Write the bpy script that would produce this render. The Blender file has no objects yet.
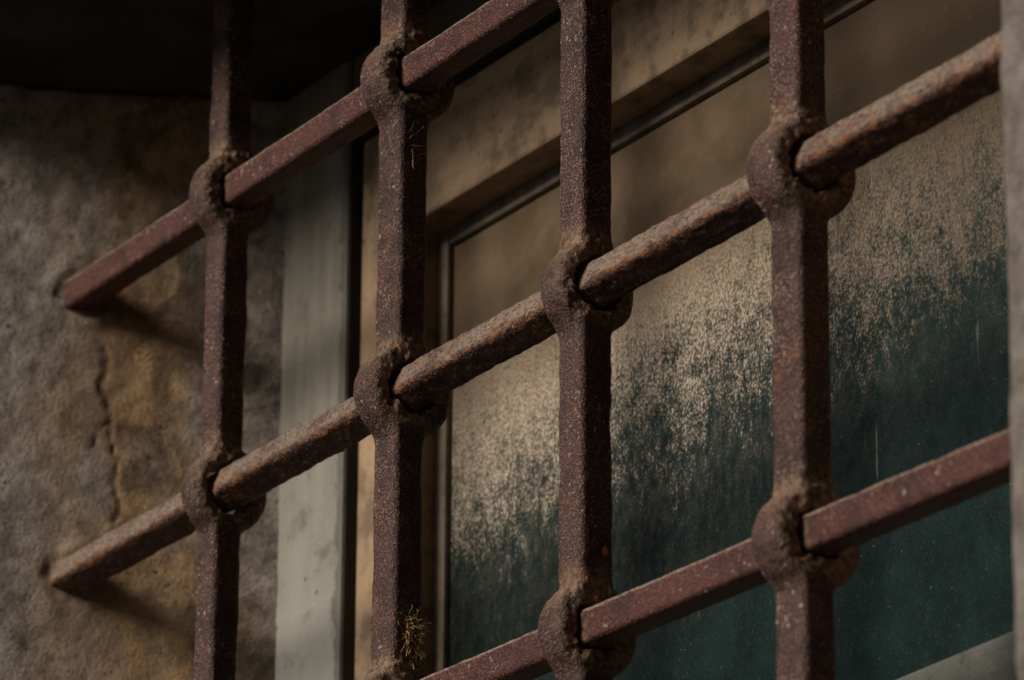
import bpy, bmesh, math, random
import numpy as np
from mathutils import Vector, Matrix

random.seed(7)
scene = bpy.context.scene
col = scene.collection
GROUND_Z = -2.48
R = math.radians

# ------------------------------------------------------------------ objects
def tag(o, label=None, cat=None, group=None, kind=None):
    if label: o['label'] = label
    if cat: o['category'] = cat
    if group: o['group'] = group
    if kind: o['kind'] = kind
    return o

def thing(name, label, cat, loc=(0, 0, 0)):
    o = bpy.data.objects.new(name, None)
    o.empty_display_size = .05
    o.location = loc
    col.objects.link(o)
    return tag(o, label, cat)

def world_of(o):
    v = Vector((0, 0, 0))
    while o is not None:
        v += o.location
        o = o.parent
    return v

def mesh_obj(name, verts, faces, mat, parent=None, smooth=False, normals=None, attrs=None):
    """verts in world metres; the object keeps its origin at its parent's base."""
    off = np.array(world_of(parent)) if parent else np.zeros(3)
    v = np.asarray(verts, dtype=np.float64) - off
    me = bpy.data.meshes.new(name)
    f = np.asarray(faces, dtype=np.int32) if not isinstance(faces, list) else None
    if f is not None and f.ndim == 2 and f.shape[1] == 4:
        me.vertices.add(len(v)); me.vertices.foreach_set('co', v.astype(np.float32).ravel())
        me.loops.add(f.size); me.loops.foreach_set('vertex_index', f.ravel())
        me.polygons.add(len(f))
        me.polygons.foreach_set('loop_start', np.arange(0, f.size, 4, dtype=np.int32))
        me.polygons.foreach_set('loop_total', np.full(len(f), 4, dtype=np.int32))
        me.update(calc_edges=True)
    else:
        me.from_pydata([tuple(a) for a in v], [], [tuple(int(i) for i in q) for q in faces])
        me.update()
    if attrs:
        for k, a in attrs.items():
            at = me.attributes.new(k, 'FLOAT', 'POINT')
            at.data.foreach_set('value', np.asarray(a, dtype=np.float32))
    me.materials.append(mat)
    if smooth:
        me.polygons.foreach_set('use_smooth', np.ones(len(me.polygons), dtype=bool))
    if normals is not None:
        me.normals_split_custom_set_from_vertices([tuple(n) for n in normals])
    o = bpy.data.objects.new(name, me)
    col.objects.link(o)
    if parent: o.parent = parent
    return o

class MB:
    def __init__(s): s.bm = bmesh.new()
    def box(s, x0, x1, y0, y1, z0, z1, bevel=0.0, seg=2):
        r = bmesh.ops.create_cube(s.bm, size=1)
        for v in r['verts']:
            v.co = Vector(((x0 + x1) / 2 + v.co.x * (x1 - x0), (y0 + y1) / 2 + v.co.y * (y1 - y0), (z0 + z1) / 2 + v.co.z * (z1 - z0)))
        if bevel:
            es = list({e for v in r['verts'] for e in v.link_edges})
            bmesh.ops.bevel(s.bm, geom=es, offset=bevel, segments=seg, profile=.5, affect='EDGES')
        return s
    def build(s, name, mat, parent=None, smooth=False):
        s.bm.normal_update()
        off = world_of(parent) if parent else Vector((0, 0, 0))
        for v in s.bm.verts: v.co -= off
        me = bpy.data.meshes.new(name)
        s.bm.to_mesh(me); s.bm.free()
        me.materials.append(mat)
        if smooth:
            for p in me.polygons: p.use_smooth = True
        o = bpy.data.objects.new(name, me)
        col.objects.link(o)
        if parent: o.parent = parent
        return o

# ------------------------------------------------------------------ solid modelling on a grid
def vnoise(P, scale, seed):
    """smooth value noise in -1..1 at points P (n,3)"""
    N = 48
    t = np.random.default_rng(seed).random((N, N, N)).astype(np.float32) * 2 - 1
    q = P * scale + 1000.0
    i = np.floor(q).astype(np.int64); f = (q - i).astype(np.float32)
    f = f * f * (3 - 2 * f)
    i0 = i % N; i1 = (i + 1) % N
    x0, y0, z0 = i0.T; x1, y1, z1 = i1.T
    fx, fy, fz = f.T
    def L(a, b, w): return a + (b - a) * w
    return L(L(L(t[x0, y0, z0], t[x1, y0, z0], fx), L(t[x0, y1, z0], t[x1, y1, z0], fx), fy),
             L(L(t[x0, y0, z1], t[x1, y0, z1], fx), L(t[x0, y1, z1], t[x1, y1, z1], fx), fy), fz)

def smin(a, b, k):
    h = np.clip(.5 + .5 * (b - a) / k, 0, 1)
    return b + (a - b) * h - k * h * (1 - h)
def smax(a, b, k): return -smin(-a, -b, k)

def rbox(dx, dy, r):
    """2-d rounded box, dx, dy already |x|-half"""
    ax = dx + r; ay = dy + r
    return np.sqrt(np.maximum(ax, 0)**2 + np.maximum(ay, 0)**2) + np.minimum(np.maximum(ax, ay), 0) - r

def surface(lo, hi, h, sdf, noise=None, band=.004):
    """surface nets of sdf over the box lo..hi; returns verts, quads"""
    n = [int(math.ceil((hi[k] - lo[k]) / h)) + 1 for k in range(3)]
    ax = [lo[k] + h * np.arange(n[k], dtype=np.float32) for k in range(3)]
    X, Y, Z = ax[0][:, None, None], ax[1][None, :, None], ax[2][None, None, :]
    d = np.broadcast_to(sdf(X, Y, Z), n).astype(np.float32).copy()
    if noise is not None:
        m = np.abs(d) < band
        ii = np.nonzero(m)
        P = np.stack([ax[0][ii[0]], ax[1][ii[1]], ax[2][ii[2]]], -1).astype(np.float64)
        d[ii] += noise(P).astype(np.float32)
    s = d < 0
    # cells with a sign change
    c = [s[a:n[0] - 1 + a, b:n[1] - 1 + b, e:n[2] - 1 + e] for a in (0, 1) for b in (0, 1) for e in (0, 1)]
    cnt = sum(q.astype(np.int8) for q in c)
    act = (cnt > 0) & (cnt < 8)
    idx = np.full(act.shape, -1, dtype=np.int64)
    ci = np.stack(np.nonzero(act), -1)
    idx[act] = np.arange(len(ci))
    acc = np.zeros((len(ci), 3)); w = np.zeros(len(ci))
    offs = [(a, b, e) for a in (0, 1) for b in (0, 1) for e in (0, 1)]
    vals = {o: d[ci[:, 0] + o[0], ci[:, 1] + o[1], ci[:, 2] + o[2]] for o in offs}
    for k in range(3):
        for o in offs:
            if o[k] == 0:
                p = list(o); p[k] = 1; p = tuple(p)
                va, vb = vals[o], vals[p]
                hit = (va < 0) != (vb < 0)
                t = np.where(hit, va / np.where(hit, va - vb, 1), 0)
                pos = np.tile(np.array(o, dtype=np.float64), (len(ci), 1)); pos[:, k] = t
                acc += np.where(hit[:, None], pos, 0); w += hit
    V = (ci + acc / w[:, None]) * h + np.array(lo)
    Q = []
    for k in range(3):
        u, v = (k + 1) % 3, (k + 2) % 3
        sl0 = [slice(None)] * 3; sl1 = [slice(None)] * 3
        sl0[k] = slice(0, n[k] - 1); sl1[k] = slice(1, n[k])
        ch = s[tuple(sl0)] != s[tuple(sl1)]
        g = np.stack(np.nonzero(ch), -1)
        ok = (g[:, u] > 0) & (g[:, v] > 0) & (g[:, u] < n[u] - 1) & (g[:, v] < n[v] - 1)
        g = g[ok]
        ins = s[g[:, 0], g[:, 1], g[:, 2]]
        def at(du, dv):
            q = g.copy(); q[:, u] += du; q[:, v] += dv
            return idx[q[:, 0], q[:, 1], q[:, 2]]
        q = np.stack([at(-1, -1), at(0, -1), at(0, 0), at(-1, 0)], -1)
        q[~ins] = q[~ins][:, ::-1]
        Q.append(q)
    return V, np.concatenate(Q).astype(np.int32)

def vert_normals(V, Q):
    n = np.cross(V[Q[:, 2]] - V[Q[:, 0]], V[Q[:, 3]] - V[Q[:, 1]])
    out = np.zeros_like(V)
    for k in range(4):
        for a in range(3):
            out[:, a] += np.bincount(Q[:, k], n[:, a], len(V))
    l = np.linalg.norm(out, axis=1); l[l == 0] = 1
    return out / l[:, None]

def subset(V, Q, N, keep, attrs):
    q = Q[keep]
    used = np.unique(q)
    mp = np.full(len(V), -1, dtype=np.int32); mp[used] = np.arange(len(used))
    return V[used], mp[q], N[used], {k: a[used] for k, a in attrs.items()}

# ------------------------------------------------------------------ materials
class NT:
    def __init__(s, name):
        s.m = bpy.data.materials.new(name); s.m.use_nodes = True
        s.t = s.m.node_tree; s.n = s.t.nodes; s.b = s.n['Principled BSDF']
        s.co = s.n.new('ShaderNodeTexCoord').outputs['Object']
    def link(s, a, b): s.t.links.new(a, b)
    def put(s, sock, v):
        if isinstance(v, bpy.types.NodeSocket): s.link(v, sock)
        elif v is not None:
            if sock.type == 'RGBA' and len(v) == 3: v = (*v, 1)
            sock.default_value = v
    def noise(s, scale, detail=4, rough=.55, vec=None, dist=0, off=None):
        x = s.n.new('ShaderNodeTexNoise'); x.inputs['Scale'].default_value = scale
        x.inputs['Detail'].default_value = detail; x.inputs['Roughness'].default_value = rough
        x.inputs['Distortion'].default_value = dist
        s.link(vec if vec is not None else s.co, x.inputs['Vector'])
        return x.outputs['Fac']
    def vor(s, scale, vec=None, feature='F1', rnd=1.0):
        x = s.n.new('ShaderNodeTexVoronoi'); x.feature = feature; x.inputs['Scale'].default_value = scale
        x.inputs['Randomness'].default_value = rnd
        s.link(vec if vec is not None else s.co, x.inputs['Vector'])
        return x.outputs['Distance']
    def scaled(s, sc, loc=(0, 0, 0), rot=(0, 0, 0)):
        x = s.n.new('ShaderNodeMapping'); x.inputs['Scale'].default_value = sc; x.inputs['Location'].default_value = loc
        x.inputs['Rotation'].default_value = rot
        s.link(s.co, x.inputs['Vector']); return x.outputs['Vector']
    def ramp(s, fac, lo, hi, smooth=True):
        x = s.n.new('ShaderNodeMapRange'); x.interpolation_type = 'SMOOTHSTEP' if smooth else 'LINEAR'
        x.inputs['From Min'].default_value = lo; x.inputs['From Max'].default_value = hi
        s.put(x.inputs['Value'], fac); return x.outputs['Result']
    def mix(s, fac, a, b):
        x = s.n.new('ShaderNodeMix'); x.data_type = 'RGBA'
        s.put(x.inputs['Factor'], fac); s.put(x.inputs['A'], a); s.put(x.inputs['B'], b)
        return x.outputs['Result']
    def math(s, op, a, b=None, c=None, clamp=False):
        x = s.n.new('ShaderNodeMath'); x.operation = op; x.use_clamp = clamp
        s.put(x.inputs[0], a)
        if b is not None: s.put(x.inputs[1], b)
        if c is not None: s.put(x.inputs[2], c)
        return x.outputs[0]
    def xyz(s):
        x = s.n.new('ShaderNodeSeparateXYZ'); s.link(s.co, x.inputs[0]); return x.outputs
    def attr(s, name):
        x = s.n.new('ShaderNodeAttribute'); x.attribute_name = name; return x.outputs['Fac']
    def normal_z(s):
        g = s.n.new('ShaderNodeNewGeometry'); x = s.n.new('ShaderNodeSeparateXYZ'); s.link(g.outputs['Normal'], x.inputs[0]); return x.outputs['Z']
    def bump(s, h, dist, strength=1.0, nrm=None):
        x = s.n.new('ShaderNodeBump'); x.inputs['Distance'].default_value = dist; x.inputs['Strength'].default_value = strength
        s.link(h, x.inputs['Height'])
        if nrm is not None: s.link(nrm, x.inputs['Normal'])
        return x.outputs['Normal']
    def out(s, color, rough=.7, spec=.3, normal=None, metal=0.0):
        s.put(s.b.inputs['Base Color'], color); s.put(s.b.inputs['Roughness'], rough)
        s.put(s.b.inputs['Specular IOR Level'], spec); s.put(s.b.inputs['Metallic'], metal)
        if normal is not None: s.link(normal, s.b.inputs['Normal'])
        return s.m

def iron(name, base, lite, dark, rust, rust_lo, rust_hi, grain=900, dust=.5, up0=.25, up1=.85, edge=False):
    t = NT(name)
    g = t.noise(grain, 2, .6)
    g2 = t.noise(grain * .45, 3, .6)
    patch = t.noise(55, 5, .6)
    c = t.mix(t.ramp(g, .38, .50), dark, base)
    c = t.mix(t.ramp(g, .54, .66), c, lite)
    c = t.mix(t.math('MULTIPLY', t.ramp(patch, .56, .36), .6), c, dark)
    c = t.mix(t.math('MULTIPLY', t.ramp(t.noise(17, 4, .6), .48, .66), .35), c, tuple(q * p for q, p in zip(base, (1.0, 1.12, 1.22))))
    rm = t.math('MULTIPLY', t.ramp(t.noise(38, 6, .7), rust_lo, rust_hi), t.ramp(g2, .38, .6))
    c = t.mix(rm, c, rust)
    # dry crust of old paint and dust round the forged eyes
    cr = t.attr('crust')
    cm = t.math('MULTIPLY', cr, t.ramp(t.noise(330, 4, .7), .42, .62))
    c = t.mix(t.math('MULTIPLY', cr, .75), c, t.mix(t.ramp(patch, .4, .6), (.045, .018, .010), (.18, .082, .036)))
    c = t.mix(cm, c, (.26, .19, .13))
    # small pale chips and specks of lime
    sp = t.math('MULTIPLY', t.ramp(t.noise(420, 1, .4), .69, .75), t.ramp(t.noise(25, 3, .6), .42, .6))
    c = t.mix(sp, c, (.30, .25, .21))
    # settled dust on faces that look up
    nz = t.normal_z()
    fl = t.noise(1, 4, .7, vec=t.scaled((420, 760, 760)))
    if edge:     # bright rust where the arris has worn
        em = t.math('MULTIPLY', t.math('MULTIPLY', t.ramp(nz, -.75, -.2), t.ramp(nz, .33, .12)), t.ramp(t.noise(110, 5, .7), .44, .60))
        c = t.mix(t.math('MULTIPLY', em, .8), c, (.20, .088, .036))
    up = t.math('MULTIPLY', t.ramp(nz, up0, up1), t.math('MULTIPLY', t.ramp(fl, .36, .58), t.ramp(t.noise(48, 4, .6), .20, .54)))
    c = t.mix(t.math('MULTIPLY', up, dust), c, (.30, .24, .19))
    b1 = t.bump(g, .0014, .9)
    b2 = t.bump(t.noise(240, 4, .6), .0012, .7, b1)
    return t.out(c, t.math('MULTIPLY_ADD', g, .25, .42), .28, b2)

def stone(name, k=1.0):
    t = NT(name); x, y, z = t.xyz()
    fine = t.noise(700, 3, .6); mid = t.noise(70, 6, .62); big = t.noise(13, 6, .6, dist=.6)
    streak = t.noise(1, 5, .6, vec=t.scaled((30, 34, 7)), dist=.5)
    c = t.mix(t.ramp(mid, .3, .7), tuple(q * k for q in (.185, .155, .134)), tuple(q * k for q in (.385, .345, .315)))
    # ochre rust stains that ran down the plaster behind the bar ends
    yw = t.math('MULTIPLY_ADD', t.noise(9, 5, .6), .09, t.math('SUBTRACT', y, .045))
    inner = t.math('MULTIPLY', t.ramp(yw, .008, .075), t.ramp(yw, .155, .100))
    st = t.math('MULTIPLY', t.ramp(t.math('MULTIPLY_ADD', big, .5, t.math('MULTIPLY', streak, .5)), .36, .54), inner)
    c = t.mix(t.math('MULTIPLY', st, .9), c, t.mix(t.ramp(mid, .35, .62), (.24, .150, .082), (.43, .275, .14)))
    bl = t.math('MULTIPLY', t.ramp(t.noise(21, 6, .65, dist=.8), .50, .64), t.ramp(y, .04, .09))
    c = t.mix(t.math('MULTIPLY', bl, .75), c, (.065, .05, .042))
    c = t.mix(t.math('MULTIPLY', t.ramp(fine, .58, .7), .35), c, (.32, .29, .27))
    c = t.mix(t.math('MULTIPLY', t.ramp(t.noise(420, 4, .75), .46, .34), .75), c, (.055, .046, .041))
    pits = t.math('MULTIPLY', t.ramp(t.vor(95), .16, .07), t.ramp(t.noise(30, 3), .52, .6))
    c = t.mix(pits, c, (.025, .02, .018))
    c = t.mix(t.math('MULTIPLY', t.attr('crack'), .6), c, (.02, .016, .014))
    c = t.mix(t.math('MULTIPLY', t.attr('stain'), t.ramp(mid, .25, .6)), c, (.09, .045, .022))
    b = t.bump(mid, .0022, .5, t.bump(t.noise(210, 5, .7), .0013, .7, t.bump(fine, .0016, .9)))
    return t.out(c, .9, .15, b)

def paint(name, a, b, grime, lo=.45, hi=.65, low_pale=None, streaky=True, worn_edge=None):
    t = NT(name); x, y, z = t.xyz()
    n = t.noise(1, 5, .6, vec=t.scaled((90, 90, 9) if streaky else (12, 60, 80)))
    m = t.noise(45, 6, .65); f = t.noise(800, 2, .6)
    c = t.mix(t.ramp(n, .3, .7), a, b)
    if low_pale: c = t.mix(t.ramp(z, .42, .10), c, low_pale)
    c = t.mix(t.math('MULTIPLY', t.ramp(m, lo, hi), .7), c, grime)
    c = t.mix(t.math('MULTIPLY', t.ramp(f, .60, .74), .3), c, (.34, .29, .22))
    c = t.mix(t.math('MULTIPLY', t.ramp(f, .40, .28), .5), c, tuple(q * .4 for q in grime))
    if worn_edge is not None:      # paint chipped off along one arris
        we = t.ramp(t.math('MULTIPLY_ADD', t.noise(1, 5, .7, vec=t.scaled((70, 70, 45))), .024, x), worn_edge + .0045, worn_edge + .0075)
        c = t.mix(t.math('MULTIPLY', we, .6), c, (.045, .036, .027))
    spots = t.math('MULTIPLY', t.ramp(t.vor(120), .2, .1), t.ramp(t.noise(38, 2), .54, .62))
    c = t.mix(t.math('MULTIPLY', spots, .85), c, (.03, .024, .018))
    return t.out(c, .62, .3, t.bump(m, .0015, .5, t.bump(f, .0005, .6)))

def dusty_glass(name):
    t = NT(name); x, y, z = t.xyz()          # pane origin at the window's base: z = world z + .255
    fine = t.noise(1, 3, .65, vec=t.scaled((640, 400, 600)))
    mid = t.noise(1, 5, .65, vec=t.scaled((200, 200, 120)))
    run = t.noise(1, 4, .6, vec=t.scaled((210, 210, 16)))
    cloud = t.noise(9, 4, .55)
    ed = t.math('ADD', t.math('MULTIPLY_ADD', x, -.04, z), t.math('MULTIPLY_ADD', cloud, .07, t.math('MULTIPLY', run, .025)))
    # slow fade of the dust film from the top of the pane down to clear glass
    band = t.ramp(ed, .255, .46, False)
    rough = t.math('MULTIPLY_ADD', fine, .62, t.math('MULTIPLY_ADD', mid, .5, t.math('MULTIPLY', t.noise(1, 3, .6, vec=t.scaled((75, 75, 48))), .35)))
    cover = t.ramp(t.math('MULTIPLY_ADD', band, .80, rough), .90, 1.30)
    thin = t.math('MULTIPLY', t.math('MULTIPLY', t.ramp(ed, .18, .36), t.ramp(mid, .3, .7)), .16)
    film = t.mix(t.ramp(t.noise(30, 5, .6), .35, .65), (.128, .088, .053), (.182, .130, .084))
    pale = t.mix(t.ramp(fine, .38, .66), (.22, .175, .13), (.50, .425, .34))
    side = t.ramp(x, .16, -.06)  # painted-in shade: dust colour darkens towards the right of the pane
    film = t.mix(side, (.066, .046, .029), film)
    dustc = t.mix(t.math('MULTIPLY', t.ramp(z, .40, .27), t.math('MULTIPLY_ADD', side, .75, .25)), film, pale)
    clear = t.mix(t.ramp(t.noise(60, 4), .3, .7), (.0035, .0105, .010), (.0075, .0185, .017))
    clear = t.mix(t.math('MULTIPLY', t.ramp(fine, .50, .80), .30), clear, (.045, .065, .06))
    c = t.mix(t.math('MAXIMUM', cover, thin), clear, dustc)
    # lone specks of lime on the clear part
    sp = t.math('MULTIPLY', t.ramp(t.vor(300), .16, .05), t.ramp(t.noise(120, 2), .54, .62))
    c = t.mix(t.math('MULTIPLY', sp, .55), c, (.24, .26, .23))
    sp2 = t.math('MULTIPLY', t.ramp(t.vor(800), .22, .08), t.ramp(t.noise(200, 2), .46, .6))
    c = t.mix(t.math('MULTIPLY', sp2, .35), c, (.20, .23, .21))
    drip = t.math('MULTIPLY', t.math('MULTIPLY', t.ramp(t.noise(1, 2, .4, vec=t.scaled((300, 300, 22), loc=(3, 0, 1))), .71, .80), t.ramp(t.noise(25, 2), .5, .6)), .35)
    c = t.mix(drip, c, (.3, .27, .22))
    return t.out(c, t.math('MULTIPLY_ADD', cover, .5, .35), .12, t.bump(rough, .0006, .5))

def plain(name, a, b, scale=20, rough=.9, bump=.003):
    t = NT(name); n = t.noise(scale, 6, .6)
    return t.out(t.mix(t.ramp(n, .3, .7), a, b), rough, .2, t.bump(n, bump, .6))

M = {
 'iron_v': iron('painted_iron', (.066, .028, .0225), (.27, .165, .135), (.016, .007, .0058), (.17, .068, .03), .52, .74, 1000, .4),
 'iron_flat': iron('reddish_iron', (.080, .026, .0185), (.23, .105, .08), (.024, .008, .006), (.14, .05, .024), .58, .75, 1000, 1.0, .12, .5),
 'iron_rust': iron('flaking_iron', (.060, .025, .016), (.20, .125, .088), (.03, .013, .009), (.17, .062, .022), .49, .66, 800, .70, .0, .36, True),
 'stone': stone('stained_plaster'),
 'grey_stone': stone('cool_grey_stone', .60),
 'dark_stone': plain('shade_stone', (.025, .021, .019), (.06, .05, .045)),  # darkened: soffit shade put into the colour, and less bounce off the sill
 'blocker': plain('dark_blocker', (.018, .016, .014), (.04, .035, .03), 8),
 'masonry': plain('old_render', (.20, .175, .15), (.30, .27, .24), 6),
 'frame': paint('pale_paint', (.135, .124, .102), (.20, .187, .16), (.07, .058, .042), .52, .76, low_pale=(.31, .31, .29), worn_edge=-.3455),
 'sash': paint('dirty_brown_paint', (.255, .170, .100), (.335, .235, .145), (.085, .058, .037)),
 'sash_rail': paint('dirty_brown_paint_level', (.255, .170, .100), (.335, .235, .145), (.085, .058, .037), streaky=False),
 'grey_rail': paint('grey_paint', (.062, .067, .060), (.098, .10, .09), (.05, .048, .04), .55, .72, streaky=False),
 'putty': paint('old_putty', (.13, .10, .07), (.19, .15, .11), (.06, .045, .03)),
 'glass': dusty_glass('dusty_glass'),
 'asphalt': plain('asphalt', (.04, .04, .042), (.06, .058, .056), 40),
 'paving': plain('paving', (.045, .042, .04), (.07, .066, .06), 25),
 'moss': plain('dry_moss', (.27, .17, .07), (.50, .35, .17), 300, .9, .0005),
 'straw': plain('straw', (.30, .22, .13), (.45, .35, .22), 300, .8, .0003),
 'chip': plain('raw_rust', (.20, .06, .02), (.34, .12, .04), 400, .8, .0006),
}

# ------------------------------------------------------------------ the iron grille
ROWS = {0: (.1603, .006, R(4.5)), 1: (-.0030, .0, R(-23)), 2: (-.1625, -.024, R(1.5))}  # z at x=0, slope, roll of the bar
UPR = [(-.1655, .0186, .0164), (.0082, .0216, .0166), (.1705, .0200, .0178), (.3372, .0220, .0168)]  # x, width, depth
Z_TOP, Z_BOT = .31, -.335
HALF_H = .0082

def row_z(r, x): return ROWS[r][0] + ROWS[r][1] * x

grille = thing('iron_grille', 'rusty brown wrought iron window grille of square bars threaded through forged eyes', 'grille', (.1, 0, Z_BOT))

def build_upright(k, x0, w, dep):
    hx, hy = w / 2, dep / 2
    eyes = [row_z(r, x0) for r in range(3)]
    def sdf(X, Y, Z):
        x = X - x0
        bend = 0
        d = rbox(np.abs(x) - hx, np.abs(Y) - hy, .0030) + 0 * Z
        for i, ze in enumerate(eyes):
            z = Z - ze
            rr = np.sqrt((Y - .0015)**2 + (z * .99)**2)
            ring = rbox(rr - (.0222 + .0008 * math.sin(5 * i + 3.1 * k)), np.abs(x - .0006 * math.cos(7 * i + k)) - hx * (1.02 + .04 * math.sin(4 * i + k)), .0048)
            d = smin(d, ring + 0 * d, .0050)
        d = np.maximum(d, np.maximum(Z - Z_TOP, Z_BOT - Z))
        for i, ze in enumerate(eyes):
            z = Z - ze
            a = ROWS[i][2]
            yy = Y * math.cos(a) + z * math.sin(a); zz = -Y * math.sin(a) + z * math.cos(a)
            if i == 1:
                hole = np.sqrt((Y - .001)**2 + (z - .0008)**2) - .0130
            else:
                hole = rbox(np.abs(yy) - .0097, np.abs(zz) - .0100, .004)
            d = smax(d, -(hole + 0 * x), .0022)
        return d
    def crust_of(P):
        c = np.zeros(len(P))
        for i, ze in enumerate(eyes):
            rr = np.hypot(P[:, 1], P[:, 2] - ze)
            fade = np.exp(-((rr - .0135) / .0062)**2)
            top = np.exp(-((P[:, 2] - ze - .020) / .008)**2) * (rr < .034) * .8
            c = np.maximum(c, np.maximum(fade * np.clip(.35 + (P[:, 0] - x0) / hx * .75, 0, 1), top))
        return np.clip(c, 0, 1)
    def noise(P):
        c = crust_of(P)
        n = vnoise(P, 45, 1 + k) * .00045 + vnoise(P, 140, 11 + k) * .00030
        n += (vnoise(P, 380, 21 + k) * .0008 + vnoise(P, 650, 51 + k) * .0006 + vnoise(P, 170, 31 + k) * .0004) * c + vnoise(P, 420, 41 + k) * .00016
        return n
    V, Q = surface((x0 - hx - .005, -.0275, Z_BOT - .003), (x0 + hx + .005, .0290, Z_TOP + .003), .00078, sdf, noise)
    N = vert_normals(V, Q)
    at = {'crust': crust_of(V)}
    fc = V[Q].mean(1); zc = fc[:, 2]
    own = np.full(len(Q), -1)
    for i, ze in enumerate(eyes):
        own[(np.abs(zc - ze) < .0275) & ~((np.abs(fc[:, 0] - x0) < .0022) & (fc[:, 1] > .0075) & (np.hypot(fc[:, 1], zc - ze) > .0165))] = i
    v, q, n, a = subset(V, Q, N, own == -1, at)
    bar = mesh_obj('vertical_bar', v, q, M['iron_v'], grille, True, n, a)
    for i in range(3):
        v, q, n, a = subset(V, Q, N, own == i, at)
        mesh_obj('forged_eye', v, q, M['iron_v'], bar, True, n, a)
    return bar

bars = [build_upright(k, *u) for k, u in enumerate(UPR)]

X_L, X_R = -.355, .545
def build_crossbar(r):
    z0, sl, roll = ROWS[r]
    ca, sa = math.cos(roll), math.sin(roll)
    rough = r == 1
    HALF_H = .0086 if rough else .0082
    def sdf(X, Y, Z):
        zz0 = Z - (z0 + sl * X)
        yy = Y * ca + zz0 * sa; zz = -Y * sa + zz0 * ca
        d = rbox(np.abs(yy) - HALF_H, np.abs(zz) - HALF_H, .0036 if rough else .0030)
        return np.maximum(d, np.maximum(X - X_R, X_L - X))
    def noise(P):
        a = 1.6 if rough else .8
        S = P * np.array([.35, 1, 1])
        n = vnoise(P, 40, 61 + r) * .00028 + vnoise(P, 150, 71 + r) * .00020 + vnoise(P, 400, 81 + r) * .00014 * a
        if rough: n += vnoise(S, 420, 91) * .0004
        return n
    zlo = min(z0 + sl * X_L, z0 + sl * X_R); zhi = max(z0 + sl * X_L, z0 + sl * X_R)
    V, Q = surface((X_L - .003, -.0145, zlo - .0145), (X_R + .003, .0145, zhi + .0145), .00078, sdf, noise)
    N = vert_normals(V, Q)
    c = np.zeros(len(V))
    for (x0, w, dp) in UPR:
        c = np.maximum(c, .7 * np.exp(-((np.abs(V[:, 0] - x0) - w / 2) / .004)**2))
    return mesh_obj('horizontal_bar', V, Q, M['iron_rust'] if rough else M['iron_flat'], grille, True, N, {'crust': c})
for r in range(3): build_crossbar(r)
tag([o for o in grille.children if o.name.startswith('horizontal_bar')][1], 'middle horizontal bar, orange brown and flaking')

# raw rust chips on the side faces of the uprights
def chip(x, y, z, s, parent):
    rng = np.random.default_rng(int(abs(z) * 1e5))
    vs, fs = [], []
    n = 9
    for ring, (k, d) in enumerate([(1, 0), (.75, .0006), (.25, .0009)]):
        for i in range(n):
            a = 2 * math.pi * i / n
            rr = s * k * (.75 + .5 * rng.random())
            vs.append((x + d - .0003, y + rr * .55 * math.cos(a), z + rr * math.sin(a)))
    for ring in range(2):
        for i in range(n):
            j = (i + 1) % n
            fs.append((ring * n + i, ring * n + j, ring * n + n + j, ring * n + n + i))
    fs.append(tuple(range(2 * n, 3 * n)))
    return mesh_obj('rust_chip', vs, fs, M['chip'], parent, True)
chip(.1705 + .0100, .0042, -.1302, .0036, bars[2])

# ------------------------------------------------------------------ plants caught on the grille
def strand_mesh(paths, rad):
    vs, fs = [], []
    for p in paths:
        b = len(vs)
        for i, q in enumerate(p):
            r = rad * (1 - .6 * i / (len(p) - 1))
            for a in range(3):
                t = a * 2.094
                vs.append((q[0] + r * math.cos(t), q[1] + r * math.sin(t), q[2] + r * .6 * math.sin(t + 1)))
        for i in range(len(p) - 1):
            for a in range(3):
                c = (a + 1) % 3
                fs.append((b + 3 * i + a, b + 3 * i + c, b + 3 * i + 3 + c, b + 3 * i + 3 + a))
    return vs, fs
def curl(c, d, n=6, step=.0022, jit=.9):
    p = [Vector(c)]; d = Vector(d).normalized()
    for i in range(n):
        d = (d + Vector((random.uniform(-1, 1), random.uniform(-1, 1), random.uniform(-1, 1))) * jit * .5).normalized()
        p.append(p[-1] + d * step)
    return p
mx, my, mz = .0082 + .0108, .0025, -.1245
paths = []
for i in range(150):
    c = (mx - .0004, my + random.gauss(0, .0024), mz + random.gauss(0, .0052))
    paths.append(curl(c, (random.uniform(.1, .8), random.uniform(-1, 1), random.uniform(-1.2, .7)), 6, .0012))
for i in range(7):
    paths.append(curl((mx, my + random.gauss(0, .002), mz - .002), (.2, random.uniform(-1, .4), -1), 8, .0017, .4))
vs, fs = strand_mesh(paths, .00034)
tag(mesh_obj('moss_tuft', vs, fs, M['moss'], None, True), 'yellowish dry moss tuft clinging low on the side of an iron bar', 'moss')
vs, fs = strand_mesh([curl((.0192, -.005 + .0008 * i, .128 - .003 * i), (.15, random.uniform(-.3, 1), random.uniform(-.6, .9)), 8, .0013, .5) for i in range(7)], .0003)
tag(mesh_obj('straw_wisp', vs, fs, M['straw'], None, True), 'tiny pale straw wisp stuck to the iron bar below its upper eye', 'plant fibre')

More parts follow.
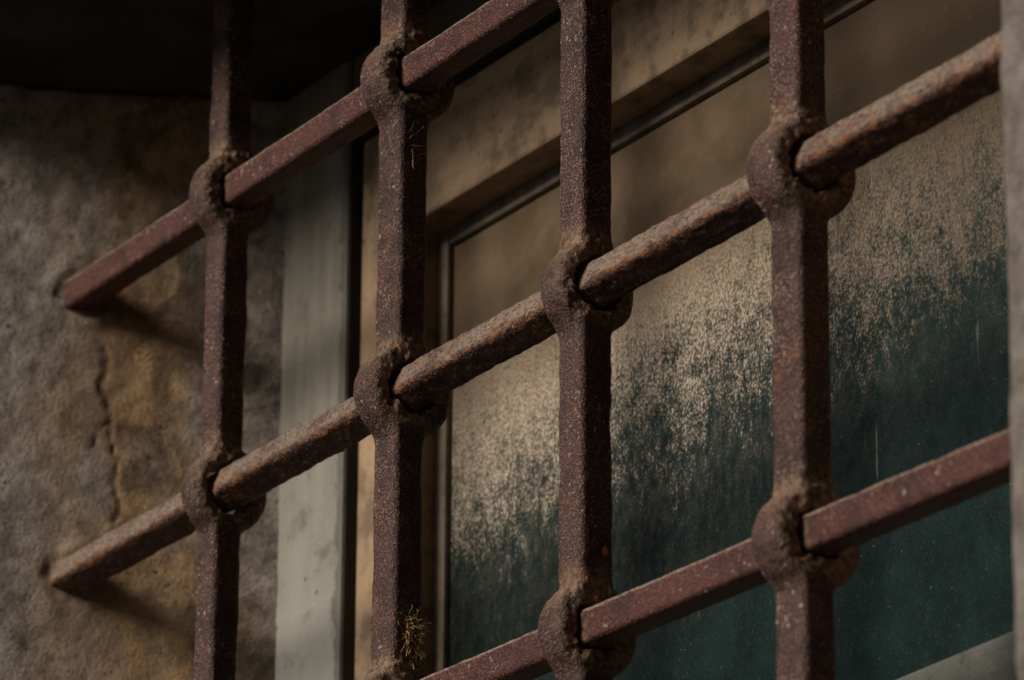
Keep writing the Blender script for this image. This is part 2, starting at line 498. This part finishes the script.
# ------------------------------------------------------------------ the stone wall round the opening
SPLAY = math.tan(R(25)); YF = -.065
XE = -.3270                                # where the bars meet the reveal (at y = 0)
XL, XR, ZS, ZT = XE + YF * SPLAY, .5570, -.325, .2800
wall = thing('stone_wall', 'old stained stone wall with a deep window opening and cracked grey plaster reveal', 'wall', (0, -.05, GROUND_Z))
mb = MB()
mb.box(-4.0, -.4505, YF + .004, .32, GROUND_Z - .3, 3.2)
mb.box(.6565, 4.0, YF + .004, .32, GROUND_Z - .3, 3.2)
mb.box(-.4495, .6555, YF + .004, .32, .3755, 3.2)
mb.box(-.4495, .6555, YF + .004, .32, GROUND_Z - .3, -.4025)
mb.build('masonry', M['masonry'], wall)
tag(MB().box(2.9, 3.3, -9.0, YF + .0035, GROUND_Z - .3, 7.0).build('side_blocker', M['blocker'], wall), 'unseen dark wing of the house closing the court')  # unseen wall, added only to cut the sky fill on right-facing faces
MB().box(-.4495, .6555, -.140, .30, ZT, .375, .005).build('lintel', M['dark_stone'], wall)
mb = MB(); mb.box(-.57, .77, -.110, .30, -.402, ZS, .006); mb.build('sill', M['dark_stone'], wall)

CR = np.array([(.0125, .128), (.0150, .117), (.0112, .108), (.0160, .097), (.0172, .086), (.0165, .076), (.0215, .064), (.0190, .052), (.0225, .040), (.0205, .030)])
CR2 = np.array([(.0172, .086), (.0105, .080), (.0080, .070)])
def dist_poly(y, z, pts):
    d = np.full(np.shape(y), 9.0)
    for a, b in zip(pts[:-1], pts[1:]):
        ab = b - a; t = np.clip(((y - a[0]) * ab[0] + (z - a[1]) * ab[1]) / (ab @ ab), 0, 1)
        d = np.minimum(d, np.hypot(y - a[0] - t * ab[0], z - a[1] - t * ab[1]))
    return d
ENDS = [(0, row_z(0, XL)), (0, row_z(1, XL)), (0, row_z(2, XL))]

def build_jamb(x0, x1, h, detailed):
    def sdf(X, Y, Z):
        cx, cy, cz = (x0 + x1) / 2, (YF + .30) / 2, (ZS + ZT) / 2
        sp = SPLAY * np.maximum(Y - YF, 0) * (1 if detailed else -1)
        dx = np.abs(X - sp - cx) - (x1 - x0) / 2; dy = np.abs(Y - cy) - (.30 - YF) / 2; dz = np.abs(Z - cz) - (ZT - ZS) / 2 + .0006
        return np.maximum(rbox(dx, dy, .008), dz)
    def crack(P):
        w = P + np.stack([0 * P[:, 0], vnoise(P, 220, 5) * .0012, vnoise(P, 220, 6) * .0012], -1)
        wid = .0010 + .0006 * vnoise(P, 90, 8)
        return np.clip(1 - np.minimum(dist_poly(w[:, 1], w[:, 2], CR) / wid, dist_poly(w[:, 1], w[:, 2], CR2) / .0007) * .6, 0, 1)
    def stain(P):
        s = np.zeros(len(P))
        for (y, z) in ENDS:
            dy = P[:, 1] - y - .014; dz = P[:, 2] - z
            s = np.maximum(s, np.exp(-(dy / .018)**2) * np.where(dz < 0, np.exp(dz / .05), np.exp(-(dz / .01)**2)))
        return s * .9
    def noise(P):
        n = vnoise(P, 14, 101) * .0013 + vnoise(P, 38, 102) * .0006 + vnoise(P, 110, 103) * .0006 + vnoise(P, 300, 104) * .0003
        if detailed:
            n += crack(P) * .0016
            for (y, z) in ENDS:      # the ragged lip where each bar goes into the plaster
                r = np.hypot(P[:, 1] - y, P[:, 2] - z)
                near = np.exp(-(np.maximum(np.abs(P[:, 0] - XE) - .010, 0) / .006)**2)
                n += near * -np.exp(-((r - .0165) / .004)**2) * .0012 * np.clip(.2 + 1.6 * vnoise(P, 90, 105), 0, 1.4) + near * np.exp(-((r - .0115) / .0025)**2) * .0012 * np.clip(.4 + 1.5 * vnoise(P, 120, 107), 0, 1.5)
        else:
            n *= 1.6
        return n
    V, Q = surface((x0 - (.008 if detailed else .18), YF - .008, ZS - .004), (x1 + (.18 if detailed else .01), .308, ZT + .004), h, sdf, noise, .009)
    on = detailed and True
    at = {'crack': crack(V) if on else np.zeros(len(V)), 'stain': stain(V) if on else np.zeros(len(V))}
    return mesh_obj('jamb', V, Q, M['stone' if detailed else 'grey_stone'], wall, True, None, at)
tag(build_jamb(-.450, XL, .0018, True), 'cracked plaster jamb with ochre stains')
tag(build_jamb(XR, .656, .003, False), 'rough grey jamb at the right edge')

# ------------------------------------------------------------------ the window
window = thing('wooden_window', 'old brown painted wooden window with one large pane caked in dust', 'window', (.083, .15, -.255))
FY0, FY1 = .131, .205
X0, X1, Z0, Z1 = -.345, .470, -.310, .318
fw_l, fw_r = -.2625, .3880
zt, zb = .2570, -.247
mb = MB()
mb.box(X0, fw_l, FY0, FY1, Z0, Z1, .0022)
mb.box(fw_r, X1, FY0, FY1, Z0, Z1, .0022)
mb.box(fw_l - .001, fw_r + .001, FY0 + .0015, FY1 - .002, zt, Z1 - .001, .002)
mb.box(fw_l - .001, fw_r + .001, FY0 + .0015, FY1 - .002, Z0 + .001, zb, .002)
mb.box(fw_l - .003, fw_r + .003, FY1 - .012, FY1 + .012, zb - .003, zt + .003)      # rebate closing the gap
frame = mb.build('fixed_frame', M['frame'], window)

sx0, sx1, sz0, sz1 = -.2530, .3785, -.2385, .2505
ox0, ox1, oz0, oz1 = -.2070, .3325, -.1705, .1860          # clear opening
SY = .1340
sash = MB().box(sx0, ox0, SY, .176, sz0, sz1, .0022).box(ox1, sx1, SY, .176, sz0, sz1, .0022).build('sash', M['sash'], window)
MB().box(ox0 - .0005, ox1 + .0005, SY + .0006, .1755, oz1, sz1 - .0005, .0018).build('rail', M['sash_rail'], sash)
tag(MB().box(ox0 - .0005, ox1 + .0005, SY + .0006, .1755, sz0 + .0005, oz0, .0018).build('rail', M['grey_rail'], sash), 'bottom rail, greyer and paler')
bead = MB()
BY = .1540
bead.box(ox0 - .001, ox0 + .0098, BY, .170, oz0 - .001, oz1 + .001, .0014)
bead.box(ox1 - .0098, ox1 + .001, BY, .170, oz0 - .001, oz1 + .001, .0014)
bead.box(ox0 + .0099, ox1 - .0099, BY + .0004, .1695, oz1 - .0092, oz1 + .001, .0014)
bead.box(ox0 + .0099, ox1 - .0099, BY + .0004, .1695, oz0 - .001, oz0 + .0092, .0014)
bead.build('glazing_bead', M['putty'], sash)
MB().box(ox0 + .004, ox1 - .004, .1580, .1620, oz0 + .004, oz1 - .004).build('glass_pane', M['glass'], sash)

window.location += Vector((.0487, -.031, -.0221))

# ------------------------------------------------------------------ street below
def slab(name, x0, x1, y0, y1, z0, z1, mat):
    return tag(MB().box(x0, x1, y0, y1, z0, z1).build(name, mat), None, None, None, 'structure')
me_v = [(-600, -600, GROUND_Z - .13), (600, -600, GROUND_Z - .13), (600, 600, GROUND_Z - .13), (-600, 600, GROUND_Z - .13)]
tag(mesh_obj('street', me_v, [(0, 1, 2, 3)], M['asphalt']), kind='structure')
slab('pavement', -12, 12, -2.4, -.056, GROUND_Z - .2, GROUND_Z, M['paving'])

# ------------------------------------------------------------------ daylight
SUN_AZ, SUN_EL = R(-10), R(27)          # azimuth from straight out of the wall, towards the right
sd = Vector((math.sin(SUN_AZ) * math.cos(SUN_EL), -math.cos(SUN_AZ) * math.cos(SUN_EL), math.sin(SUN_EL)))
w = bpy.data.worlds.new('World'); scene.world = w; w.use_nodes = True
nt = w.node_tree; bg = nt.nodes['Background']
sky = nt.nodes.new('ShaderNodeTexSky'); sky.sky_type = 'NISHITA'; sky.sun_disc = False
sky.sun_elevation = SUN_EL; sky.sun_rotation = math.atan2(sd.x, sd.y)
sky.dust_density = .6; sky.air_density = .8; sky.ozone_density = 1.0
nt.links.new(sky.outputs[0], bg.inputs[0]); bg.inputs[1].default_value = .05
sl = bpy.data.lights.new('sun', 'SUN'); sl.energy = 5.0; sl.angle = R(22); sl.color = (1, .89, .755)
so = bpy.data.objects.new('sun', sl); col.objects.link(so)
so.rotation_euler = (-sd).to_track_quat('-Z', 'Y').to_euler()

# ------------------------------------------------------------------ camera
cam = bpy.data.cameras.new('camera'); co = bpy.data.objects.new('camera', cam); col.objects.link(co)
F = Vector((-0.78766129, 0.501369, 0.35807655)); Rt = Vector((0.53914108, 0.8421885, 0.00673978)); Up = Vector((0.29818883, -0.19836244, 0.93366791))
mw = Matrix.Identity(4)
for i in range(3):
    mw[i][0] = Rt[i]; mw[i][1] = Up[i]; mw[i][2] = -F[i]
mw[0][3], mw[1][3], mw[2][3] = 2.01894901, -1.21614917, -0.87559531
co.matrix_world = mw
cam.sensor_width = 36; cam.lens = 5221.7 / 1024 * 36; cam.clip_start = .05; cam.clip_end = 3000
cam.dof.use_dof = True; cam.dof.focus_distance = 2.44; cam.dof.aperture_fstop = 13
scene.camera = co

scene.view_settings.view_transform = 'Standard'; scene.view_settings.look = 'None'
scene.view_settings.exposure = -0.3; scene.view_settings.gamma = 1
scene.render.resolution_x, scene.render.resolution_y = 1024, 680
